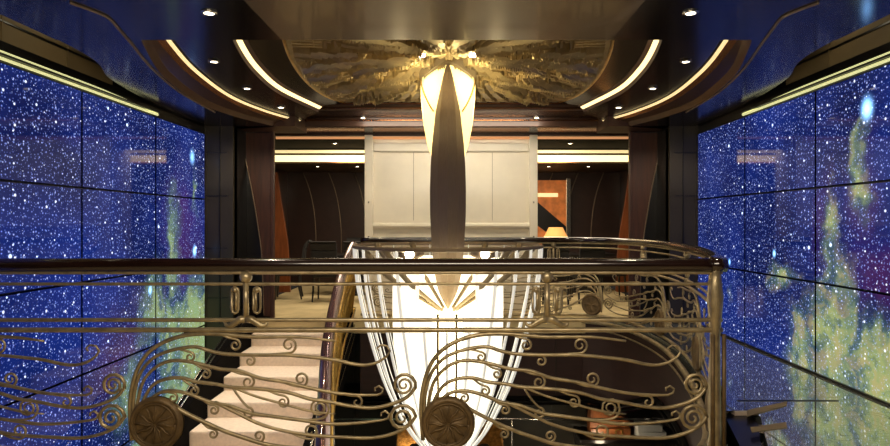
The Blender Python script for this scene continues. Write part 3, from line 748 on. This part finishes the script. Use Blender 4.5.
# small offshoots: (wave, centre x, y, r, start angle, turns, direction, root)
OFF = [(0, 525, 345, 6, -PI / 2, 1.3, 1), (1, 480, 357, 5, PI / 2, 1.3, -1), (1, 540, 361, 5.5, PI * .6, 1.2, -1), (1, 579, 345, 8, -PI / 2, 1.4, 1), (2, 496, 374, 5, -PI / 2, 1.3, 1), (2, 538, 382, 7, PI / 2, 1.4, -1),
       (2, 591, 379, 7.5, -PI / 2, 1.4, 1), (3, 484, 391, 5, PI * .6, 1.3, -1), (3, 573, 402, 6.5, PI / 2, 1.3, -1), (3, 538, 413, 6, PI * .6, 1.3, -1), (4, 504, 410, 5, PI / 2, 1.3, -1), (4, 609, 408, 11, -PI / 2, 2.0, 1),
       (5, 600, 431, 8, PI * .5, 1.2, -1), (6, 503, 434, 5, PI / 2, 1.3, -1), (6, 549, 436, 6, -PI / 2, 1.3, 1), (2, 647, 402, 6, PI / 2, 1., -1), (4, 463, 398, 5, PI / 2, 1.2, -1)]
def WAVY(pts, x):
    best = None
    for (xa, ya), (xb, yb) in zip(pts, pts[1:]):
        if xa <= x <= xb: best = ya + (yb - ya) * (x - xa) / max(1e-6, xb - xa); break
    return best if best is not None else min(pts, key=lambda p: abs(p[0] - x))[1]
def route_map(route):
    L = [0.]
    for i in range(1, len(route)): L.append(L[-1] + (route[i] - route[i - 1]).length)
    def f(s, z, off=0.):
        s = max(0, min(L[-1] - 1e-4, s))
        lo = 0
        for i in range(len(L) - 1):
            if L[i] <= s <= L[i + 1]: lo = i; break
        t = (s - L[lo]) / max(1e-6, L[lo + 1] - L[lo]); p = route[lo].lerp(route[lo + 1], t)
        d = (route[lo + 1] - route[lo]).normalized()
        return Vector((p.x + d.y * off, p.y - d.x * off, z))
    return f, L[-1]
def balustrade(route, meds, brackets, label, s_min, s_max, handrail_mat, base_z=None):
    f, total = route_map(route)
    root = empty('balustrade', (route[0].x, route[0].y, 0), label, 'balustrade')
    def part(name, bm, m, parent=None, **k):
        o = link(name, bm, m, parent or root, **k)
        if parent is None: o.location = -root.location
        return o
    N = max(2, int(total / .12))
    ss = [total * k / N for k in range(N + 1)]
    for (nm, py, r, fl, m, off) in (('handrail', 265, .040, 1.0, handrail_mat, 0), ('upper_rail', 284, .0095, 1, M['brass'], 0), ('middle_rail', 320, .012, 1, M['brass'], 0), ('lower_rail', 330, .015, 1, M['brass'], 0)):
        bm = BM(); z = E + (CY - py) * K
        tube(bm, [f(s, z) for s in ss], r, 16 if nm == 'handrail' else 8); part(nm, bm, m, smooth=True)
    bm = BM(); z = E + (CY - 272.5) * K
    tube(bm, [f(s, z) for s in ss], .012, 6); part('handrail_underline', bm, M['brass'], smooth=True)
    bm = BM(); tube(bm, [f(s, .035) for s in ss], .02, 8); part('bottom_rail', bm, M['brass'], smooth=True)
    def ok(s): return s_min <= s <= s_max
    def lay(bm, pts, s0, r, taper=True):
        q = [(s0 + (x - 447) * K, E + (CY - y) * K) for x, y in pts]
        q = [p for p in q if ok(p[0]) and p[1] > .01]
        if len(q) < 3: return
        n = len(q)
        rs = [r * (.55 + .45 * min(1, 4 * (1 - i / (n - 1)))) if taper else r for i in range(n)]
        tube(bm, [f(a, b_, 0) for a, b_ in q], rs, 6)
    for s0 in meds:
        if not (s_min - .1 < s0 < s_max + .1) and s0 + 260 * K < s_min: continue
        for wi, w in enumerate(WAVES):
            bm = BM()
            pts = smooth2(w, 5)
            if wi in SPIRALS:
                cx, cy, r, a0, tn, d = SPIRALS[wi][0]
                if wi in (1,):
                    pts = pts + [(680, 351), (677, 346), (671, 345), (667, 348), (669, 351)]
                elif wi in (2, 4):
                    x, y = pts[-1]; pts = pts + [(x + 5, y - 2), (x + 6, y - 6), (x + 2, y - 9), (x - 2, y - 7), (x - 2, y - 4)]
                else:
                    pts = pts + spiral(cx, cy, r, a0, tn, 1, 26)
            lay(bm, pts, s0, .0125 if wi in (0, 6) else .0105)
            if wi == 3: # second strand giving the plaited look
                lay(bm, smooth2([(520, 386), (545, 396), (570, 403), (600, 411), (625, 414)], 4), s0, .008)
            for (ow, cx, cy, r, a0, tn, d) in OFF:
                if ow != wi: continue
                sp = spiral(cx, cy, r, a0, tn, d, 16, .25)
                # the curl is entered along its lower or upper side and grows out of the wave to its left
                bot = 1 if WAVY(pts, cx) > cy else -1
                sp = spiral(cx, cy, r, -bot * PI / 2, tn, bot, 18, .25)
                ax = cx - 2.6 * r; ay = WAVY(pts, ax); mx = cx - 1.1 * r; my = .35 * WAVY(pts, mx) + .65 * (cy + bot * r)
                lay(bm, smooth2([(ax, ay), (mx, my)] + sp[:3], 4) + sp[3:], s0, .007)
            if len(bm.verts): part('scroll_wave', bm, M['brass'], smooth=True)
            else: bm.free()
        if ok(s0):
            # medallion: a domed disc with rim and petals, facing across the rail
            bm = BM(); R = 27 * K; zc = E + (CY - 423) * K; nr, na = 12, 48
            for sgn in (-1, 1):
                g = {}
                for i in range(nr + 1):
                    for j in range(na):
                        r = R * i / nr; a = 2 * PI * j / na; q = i / nr
                        h = .022 + .012 * (q > .82) - .004 * (.70 < q <= .82) + (.008 * max(0, math.cos(a * 4)) * math.sin(PI * min(1, q / .7)) if q < .7 else 0)
                        if i == nr: h = .006
                        g[i, j] = bm.verts.new(f(s0 + r * math.cos(a), zc + r * math.sin(a), sgn * h))
                for i in range(nr):
                    for j in range(na):
                        try: bm.faces.new((g[i, j], g[i + 1, j], g[i + 1, (j + 1) % na], g[i, (j + 1) % na]))
                        except ValueError: pass
            bmesh.ops.remove_doubles(bm, verts=bm.verts, dist=.0004)
            bmesh.ops.recalc_face_normals(bm, faces=bm.faces)
            md = part('medallion', bm, M['medal'], smooth=True)
            bm = BM()
            tube(bm, [f(s0 + R * .76 * math.cos(2 * PI * j / 40), zc + R * .76 * math.sin(2 * PI * j / 40), .03) for j in range(41)], .005, 6)
            for a in range(12): 
                aa = 2 * PI * a / 12; tube(bm, [f(s0 + r * math.cos(aa + .12 * math.sin(r * 50)), zc + r * math.sin(aa + .12 * math.sin(r * 50)), .031) for r in (R * .08, R * .3, R * .5, R * .72)], [.002, .005, .006, .002], 5)
            o = link('petal_relief', bm, M['medal'], md, smooth=True)
    for s0 in brackets:
        if not ok(s0): continue
        def q(x, y): return (s0 + x * K, E + (CY - y) * K)
        bm = BM()
        a = q(0, 277); c = f(a[0], a[1]); sphere(bm, c, 6.2 * K); tube(bm, [f(*q(0, 283)), f(*q(0, 320))], .017, 8)
        b1 = part('post_bracket', bm, M['brass'], smooth=True)
        for sgn in (-1, 1):
            bm = BM(); x = 11 * sgn
            loop = [(x - 3.4, 292), (x - 3, 289), (x, 287), (x + 3, 289), (x + 3.4, 292), (x + 3.4, 308), (x + 2.5, 312), (x, 313.5), (x - 2.5, 312), (x - 3.4, 308), (x - 3.4, 292)]
            tube(bm, [f(*q(u, v)) for u, v in loop], .0085, 6)
            tube(bm, [f(*q(x - sgn * 1.2, 291)), f(*q(x - sgn * 1.2, 311))], .009, 6); sphere(bm, f(*q(x, 290)), .017)
            link('side_loop', bm, M['brass'], b1, smooth=True)
        bm = BM()
        for sgn in (-1, 1):
            tube(bm, [f(*q(sgn * u, v)) for u, v in ((0, 319), (6, 319.5), (11, 323), (16, 326), (20, 325), (22.5, 320))], [.022, .022, .02, .016, .010, .004], 8)
        link('foot', bm, M['brass'], b1, smooth=True)
    return root, f, part
near = [Vector((-W + .02 + .2 * k, 3.5, 0)) for k in range(25)]
near = [p for p in near if p.x < 1.6] + [Vector((1.62, 3.5, 0))]
s_of = lambda px: CAMX + (px - CX) * K + W - .02
broot, f, part = balustrade(near, [s_of(157), s_of(448), s_of(-134)], [s_of(246), s_of(547), s_of(-54)],
    'long brass balustrade with scrolling waves and a mahogany handrail across the foreground', 0.0, s_of(715), M['rail'])
# end post
bm = BM()
px0 = P(715, 0, 3.5).x
tube(bm, [(px0, 3.5, 0), (px0, 3.5, .12), (px0, 3.5, .7), (px0, 3.5, .80), (px0, 3.5, .93), (px0, 3.5, 1.0), (px0, 3.5, 1.1)], [.048, .034, .028, .036, .046, .038, .03], 10)
part('end_post', bm, M['brass'], smooth=True)
bm = BM()
for dx in (-.035, .03): tube(bm, [(px0 + dx, 3.45, 0), (px0 + dx, 3.45, .72)], .012, 6)
part('post_fluting', bm, M['medal'], smooth=True)
bm = BM(); tube(bm, [(1.55, 3.5, E - .245), (1.64, 3.5, E - .245)], .043, 16); part('handrail_cap', bm, M['rail'], smooth=True)
_, LT = route_map(ROUTE)
sc = 0
for i in range(1, len(ROUTE)):
    sc += (ROUTE[i] - ROUTE[i - 1]).length
    if ROUTE[i].x < 2.05 and ROUTE[i].y > 8: break
meds = [sc + 1.69 * k for k in range(-4, 4)]
balustrade(ROUTE, meds, [m - 1.12 for m in meds] , 'curved brass scrollwork balustrade sweeping round the far side of the atrium opening', .03, LT - .02, M['rail'])

# ================================================================== COLUMN + CHANDELIER
CXX, CYY = -.015, 6.0
def cz(py): return E + (CY - py) * CYY / F
t = empty('lamp_column', (CXX, CYY, 0), 'tapering dark bronze column lamp with glowing glass lantern hanging from the carved ceiling', 'column lamp')
def half(y, tab):
    for (a, b_), (c, d) in zip(tab, tab[1:]):
        if a <= y <= c: return b_ + (d - b_) * (y - a) / (c - a)
    return tab[-1][1]
tab = [(58, 2.), (66, 4.2), (80, 7.5), (112, 13.3), (135, 15.2), (165, 17.2), (190, 18), (215, 17.8), (245, 16.2), (270, 14), (290, 10), (300, 5.5), (309, .6)]
bm = BM(); rings = []
for k in range(61):
    y = 58 + (309 - 58) * k / 60; h = half(y, tab) * .01
    pr_ = [(0, -1.5), (.55, -.95), (1, -.2), (.55, .62), (0, 1.15), (-.55, .62), (-1, -.2), (-.55, -.95)]
    rings.append([bm.verts.new((a * h, b_ * h, cz(y))) for a, b_ in pr_])
for i in range(60):
    for k in range(8): bm.faces.new((rings[i][k], rings[i][(k + 1) % 8], rings[i + 1][(k + 1) % 8], rings[i + 1][k]))
bm.faces.new(rings[0]); bm.faces.new(rings[-1][::-1]); bmesh.ops.recalc_face_normals(bm, faces=bm.faces)
link('blade', bm, M['bronze'], t)
# lantern glass: two wings each side
ltab = [(64, 24.), (76, 27.5), (100, 27.), (125, 24.5), (145, 20.5), (168, 13)]
bm = BM(); rings = []
for k in range(31):
    y = 70 + (168 - 70) * k / 30; h = half(y, ltab) * .01
    rings.append([bm.verts.new((h * math.cos(a), min(.30 * h, .05) * math.sin(a), cz(y) + (.10 * (1 - abs(math.cos(a))) if k == 0 else 0))) for a in [2 * PI * j / 24 for j in range(24)]])
for i in range(30):
    for k in range(24): bm.faces.new((rings[i][k], rings[i][(k + 1) % 24], rings[i + 1][(k + 1) % 24], rings[i + 1][k]))
bm.faces.new(rings[0]); bm.faces.new(rings[-1]); bmesh.ops.recalc_face_normals(bm, faces=bm.faces)
lan = link('lantern_glass', bm, M['pane'], t, smooth=True)
for s in (-1, 1):
    bm = BM()
    tube(bm, catmull([(s * .272, -.03, cz(79)), (s * .262, -.05, cz(86)), (s * .235, -.06, cz(95)), (s * .19, -.07, cz(105)), (s * .14, -.08, cz(113))], 5), .008, 6)
    link('glazing_bar', bm, M['gold'], lan, smooth=True)
# arched cap
bm = BM(); n = 24; prev = None
for dy in (1,):
    arc = [(-28.5, 79), (-28, 74), (-24, 69), (-15, 63.5), (-6, 59), (0, 57.5), (6, 59), (15, 63.5), (24, 69), (28, 74), (28.5, 79)]
    a = [(p.x, p.y) for p in catmull([(x, y, 0) for x, y in arc], 4)]
    inner_ = [(x * .90, y + (8.5 if abs(x) < 27 else 4)) for x, y in a]
    for yy0, yy1 in ((-.19, .19),):
        A = [bm.verts.new((x * .01, yy0 * (1 - (abs(x) / 29) ** 2 * .6), cz(y))) for x, y in a]; B = [bm.verts.new((x * .01, yy0 * (1 - (abs(x) / 29) ** 2 * .6), cz(y))) for x, y in inner_]
        C_ = [bm.verts.new((v.co.x, -v.co.y, v.co.z)) for v in A]; D = [bm.verts.new((v.co.x, -v.co.y, v.co.z)) for v in B]
        for i in range(len(A) - 1):
            bm.faces.new((A[i], A[i + 1], B[i + 1], B[i])); bm.faces.new((C_[i], C_[i + 1], A[i + 1], A[i])); bm.faces.new((D[i], D[i + 1], C_[i + 1], C_[i])); bm.faces.new((B[i], B[i + 1], D[i + 1], D[i]))
bmesh.ops.recalc_face_normals(bm, faces=bm.faces)
link('arched_cap', bm, M['armbronze'], t, smooth=False)
bm = BM(); tube(bm, [(0, 0, cz(60)), (0, 0, z3_ - .005)], [.05, .03], 12)
for s in (-1, 1):
    for s2 in (-1, 1): tube(bm, [(0, 0, cz(55)), (s * .10, s2 * .1, z3_ - .015)], .010, 6)
link('hanger', bm, M['brass'], t, smooth=True)
for s in (-1, 1):
    bm = BM(); disc(bm, (s * .24, -.45, z3_ - .06), .035, .02, 16); u = link('uplight', bm, M['star_bulb'], t)
    point((CXX + s * .30, CYY - .35, z3_ - .2), 6, .03, (1, .83, .45))
    point((CXX + s * .5, CYY + .2, z3_ - .42), 13.0, .03, (1, .80, .42))
# chandelier bowl
c = empty('crystal_chandelier', (CXX, CYY, 0), 'large bowl chandelier of curved crystal rods glowing below the bronze column tip', 'chandelier')
prof = [(.93, cz(247)), (.92, cz(262)), (.885, cz(290)), (.80, cz(326)), (.67, cz(370)), (.545, cz(400)), (.38, cz(430)), (.16, cz(456)), (.05, cz(466))]
pf = catmull([(r, 0, z) for r, z in prof], 5)
NR = 26
for k in range(NR):
    a = 2 * PI * (k + .5) / NR
    fr = math.sin(a) < 0; q_ = [p for p in pf if not (fr and abs(math.cos(a)) < .45 and p.z > cz(318))]
    rr = .0135 if fr else .005
    bm = BM(); tube(bm, [(p.x * math.cos(a), p.x * math.sin(a), p.z) for p in q_], [rr * (.5 + .5 * min(1, p.x / .5)) for p in q_], 8)
    # front centre rods hang open so the core shows
    link('crystal_rod', bm, M['rod'], c, smooth=True)
# fluted drum
dp = [(.50, cz(258)), (.53, cz(275)), (.53, cz(330)), (.50, cz(360)), (.42, cz(400)), (.26, cz(435)), (.08, cz(460))]
dpf = catmull([(r, 0, z) for r, z in dp], 4)
bm = BM(); seg = 168; rings = []
for p in dpf:
    rings.append([bm.verts.new((p.x * (1 + (.035 if j % 2 else -.02)) * math.cos(2 * PI * j / seg), p.x * (1 + (.035 if j % 2 else -.02)) * math.sin(2 * PI * j / seg), p.z)) for j in range(seg)])
for i in range(len(rings) - 1):
    for j in range(seg):
        am = 2 * PI * (j + .5) / seg
        z = (rings[i][0].co.z)
        if math.sin(am) < 0 and (abs(math.cos(am)) < .5 and z > cz(300) or abs(math.cos(am)) < .26): continue       # open front and back: the blade tip hangs in
        bm.faces.new((rings[i][j], rings[i][(j + 1) % seg], rings[i + 1][(j + 1) % seg], rings[i + 1][j]))
link('fluted_drum', bm, M['drum'], c)
bm = BM(); tube(bm, [(0, 0, cz(318)), (0, 0, cz(455))], [.16, .07], 20); link('lit_core', bm, M['core'], c, smooth=True)
for s in (-1, 1):
    bm = BM(); tube(bm, [(s * .085, -.545, cz(306)), (s * .085, -.58, cz(360)), (s * .07, -.47, cz(410)), (s * .03, -.1, cz(462))], .012, 8); link('support_rod', bm, M['armbronze'], c, smooth=True)
bm = BM(); tube(bm, [(.93 * math.cos(2 * PI * k / 60), .93 * math.sin(2 * PI * k / 60), cz(246)) for k in range(61)], .018, 8, cap=False)
link('top_ring', bm, M['bronze'], c, smooth=True)
bm = BM(); tube(bm, [(.53 * math.cos(2 * PI * k / 60), .53 * math.sin(2 * PI * k / 60), cz(268)) for k in range(61)], .010, 8, cap=False)
link('inner_ring', bm, M['brass'], c, smooth=True)
for k, a in enumerate([PI * v for v in (.18, .82, 1.18, 1.82, 1.30, 1.70, .35, .65)]):
    bm = BM(); pts = catmull([(.92 * math.cos(a), .92 * math.sin(a), cz(246)), (.78 * math.cos(a), .78 * math.sin(a), cz(262)), (.58 * math.cos(a), .58 * math.sin(a), cz(279)), (.36 * math.cos(a), .36 * math.sin(a), cz(293)), (.1 * math.cos(a), .1 * math.sin(a), cz(309))], 5)
    tube(bm, pts, [.034 - .018 * i / (len(pts) - 1) for i in range(len(pts))], 8); link('arm', bm, M['armbronze'], c, smooth=True)
for s in (-1, 1):
    zs_ = E - 31.0 * 5.5 / F; h = BM(); sphere(h, (s * .345, -.45, zs_), .10, 1.35, .7, .5); ho_ = link('spotlight_housing', h, M['bronze'], c, smooth=True)
    bm = BM(); sphere(bm, (s * .345, -.525, zs_), .042, 1, .6, 1); link('spotlight_lens', bm, M['star_bulb'], ho_, smooth=True)
    bm = BM(); tube(bm, [(s * .345, -.42, zs_), (s * .42, -.55, zs_ + .03), (s * .55, -.74, cz(246))], .012, 6); link('spotlight_bracket', bm, M['brass'], ho_, smooth=True)
point((CXX, CYY + .1, cz(370)), 14, .12, (1, .9, .7))
point((CXX, CYY - .75, cz(400)), 4, .2, (1, .9, .7))

# ================================================================== LOWER DECK
t = empty('console_table', (2.65, 9.15, DL), 'dark console table on the lower deck beneath the far landing', 'table')
bm = BM(); box(bm, -.75, .75, -.3, .3, .80, .86); link('table_top', bm, M['chairleg'], t, bevel=.01)
for a in (-1, 1):
    for b_ in (-1, 1):
        bm = BM(); box(bm, a * .7 - .03, a * .7 + .03, b_ * .25 - .03, b_ * .25 + .03, 0, .8); link('leg', bm, M['chairleg'], t)
TZ = DL + .866
def Q(px, py, Y=9.0): return P(px, py, Y)
# marbled orange box with open top, on the table
x0 = Q(590, 0).x; x1 = Q(631, 0).x
t = empty('decorative_box', ((x0 + x1) / 2, 9.1, TZ), 'marbled orange box with a jagged lid and round clasp, on the console table', 'box')
bm = BM(); box(bm, -.3, .3, -.12, .14, 0, .12); link('body', bm, M['orangebox'], t, bevel=.01)
bm = BM(); prism(bm, [(-.31, .12), (.28, .12), (.30, .22), (.16, .30), (-.05, .34), (-.29, .46)], 'y', -.10, .12); link('lid', bm, M['orangebox'], t, bevel=.01)
bm = BM(); tube(bm, [(.12 + .05 * math.cos(2 * PI * k / 16), -.13, .06 + .05 * math.sin(2 * PI * k / 16)) for k in range(17)], .014, 6); link('clasp', bm, M['gold'], t, smooth=True)
t = empty('open_book', (Q(628, 0).x, 9.3, TZ), 'plum and grey open book leaning behind the orange box', 'book')
bm = BM(); prism(bm, [(-.30, .36), (.34, .40), (.30, .30), (.02, .22), (.30, .0), (.33, .0), (.33, .02), (.05, .0), (-.25, .0)], 'y', .02, .07); link('cover', bm, M['bookplum'], t)
bm = BM(); prism(bm, [(-.22, .40), (.20, .44), (.26, .38), (-.10, .33)], 'y', -.03, .02); link('pages', bm, M['paper'], t)
bm = BM(); sphere(bm, (0, 0, .11), .16, 1, .5, .75)
o = link('shell_ornament', bm, M['greenglass'], smooth=True); o.location = (Q(612, 0).x, 9.09, DL + 1.35 - .18)
bpy.data.objects.remove(o)
t = empty('paper_stack', (Q(647, 0).x, 8.98, TZ), 'white sheets of paper fanned on the console table beside the orange box', 'paper')
bm = BM(); box(bm, -.17, .24, -.12, .1, 0, .10); link('lower_sheets', bm, M['paper'], t)
bm = BM(); box(bm, -.17, .19, -.10, .12, .10, .20); link('upper_sheets', bm, M['paper'], t)
# steel rail
t = empty('steel_rail', (0, 8.45, DL), 'thin polished steel rail running across the lower deck below the landing', 'rail')
zr = E + (CY - 419) * 8.45 / F - DL
bm = BM(); tube(bm, [(P(333, 0, 8.45).x, 0, zr), (P(690, 0, 8.45).x, 0, zr)], .014, 8); link('rail', bm, M['steel'], t, smooth=True)
bm = BM(); tube(bm, [(P(645, 0, 8.45).x, 0, zr), (P(660, 0, 8.45).x, 0, zr)], .022, 8); link('sleeve', bm, M['steel'], t, smooth=True)
for px in (334, 512, 689):
    bm = BM(); tube(bm, [(P(px, 0, 8.45).x, 0, 0), (P(px, 0, 8.45).x, 0, zr)], .014, 8); link('post', bm, M['steel'], t, smooth=True)
# two gilt armchairs
def gilt():
    t = empty('gilded_armchair')
    bm = BM(); prism(bm, [(-.24, .42), (-.26, 1.0), (-.24, 1.24), (-.12, 1.30), (0, 1.34), (.12, 1.30), (.24, 1.24), (.26, 1.0), (.24, .42), (.10, .42), (.10, .98), (.04, 1.04), (-.04, 1.04), (-.10, .98), (-.10, .42)], 'y', .20, .28); link('backrest_frame', bm, M['gilt'], t, bevel=.015)
    bm = BM(); box(bm, -.26, .26, -.26, .24, .36, .46); link('seat', bm, M['bookplum'], t, bevel=.02)
    for s in (-1, 1):
        bm = BM(); tube(bm, catmull([(s * .25, .22, .72), (s * .27, 0, .72), (s * .27, -.22, .68), (s * .26, -.24, .45)], 4), .022, 8); link('armrest', bm, M['gilt'], t, smooth=True)
        for b_ in (-1, 1):
            bm = BM(); tube(bm, [(s * .23, b_ * .22, .38), (s * .25, b_ * .23, .2), (s * .24, b_ * .22, 0)], [.03, .026, .018], 8); link('leg', bm, M['gilt'], t, smooth=True)
    return t
g0 = gilt()
for i, (px, lab) in enumerate(((414, 'gilded carved armchair on the lower deck, left of the centre medallion'), (485, 'gilded carved armchair on the lower deck, right of the centre medallion'))):
    g = g0 if i == 0 else copy_tree(g0)
    g.location = (P(px, 0, 8.0).x, 8.0, DL); tag(g, lab, 'armchair', 'gilded armchairs below'); g.rotation_euler = (0, 0, 0)

# winding steps at the lower right
t = empty('curved_steps', (2.25, 4.4, 0), 'short flight of cream-edged black steps going down at the lower right', 'steps')
for k, (d, H) in enumerate(((4.43, 1.36), (4.30, 1.44), (4.16, 1.53), (3.98, 1.64))):
    bm = BM(); z = E - H - .001
    xa = 2.0 + .02 * k
    xa = max(xa, 2.08); pl = [(xa, d), (2.25, d + .01), (2.25, d - .09), (xa, d - .10)]
    prism(bm, [(x - k * .02, y) for x, y in pl], 'z', z - .03, z); o = link('tread_edge', bm, M['carpet'], t); o.location = -t.location
    bm = BM(); prism(bm, [(xa - .05, d - .02), (2.22, d), (2.16, 4.15), (2.02, 3.85), (1.8, 3.32), (1.72, 3.32)], 'z', z - .2, z - .032 - .001 * k); o = link('step', bm, M['black'], t); o.location = -t.location

# ================================================================== LIGHTING
area((0, 1.0, LOW - .02), (0, 4.0, .3), 3.2, 1.0, 150, (1, .86, .66))        # fill light added under the soffit to brighten the near balustrade
area((0, 10.2, LOW - .04), (0, 10.6, 0), 4.6, 1.2, 130)                       # fill light added below the lounge ceiling
area((0, 8.35, E + 1.48), (0, 9.6, 1.2), 2.6, .3, 38, (1, .9, .74))                        # added wash light that brightens the cream panel, no fitting
spot((-1.9, 7.3, 2.7), 260, 60, .8, (1, .9, .76), (-2.1, 7.0, -1), .06); spot((-1.7, 5.4, 2.7), 230, 60, .8, (1, .9, .76), (-2.1, 6.0, -1), .06)    # fill spots added to brighten the stairs, no fittings
point((1.4, 8.2, -2.0), 12, .1)
point((-.6, 8.0, -1.9), 8, .1)
#                          # the two points above are fill added to brighten the lower deck
for s in (-1, 1):
    for yy in (3.3, 4.1, 4.9): point((s * 2.98, yy, LOW + .42), 1.6, .1, (1, .88, .6))  # added fill points brighten the tan wall in the recess
point((2.2, 8.8, -1.9), 8, .1)  # further fill point added for the lower deck
for s in (-1, 1): spot((s * 2.5, 7.2, 2.62), 45, 80, .8, (1, .84, .6), (s * 2.9, 8.5, 1.2))  # added spots warm the far corner panels, no fittings
w = bpy.data.worlds.new('world'); scn.world = w; w.use_nodes = True
w.node_tree.nodes['Background'].inputs[0].default_value = (.5, .42, .34, 1); w.node_tree.nodes['Background'].inputs[1].default_value = .05

# ================================================================== CAMERA
cam = bpy.data.cameras.new('camera'); co = bpy.data.objects.new('camera', cam); col.objects.link(co)
co.location = (CAMX, 0, E); co.rotation_euler = (PI / 2, 0, 0)
cam.sensor_width = 36; cam.lens = 36 * F / 890
cam.shift_x = -(CX - 445) / 890; cam.clip_start = .05
scn.camera = co
vs = scn.view_settings; vs.view_transform = 'Standard'; vs.look = 'None'; vs.gamma = 1; vs.exposure = 0
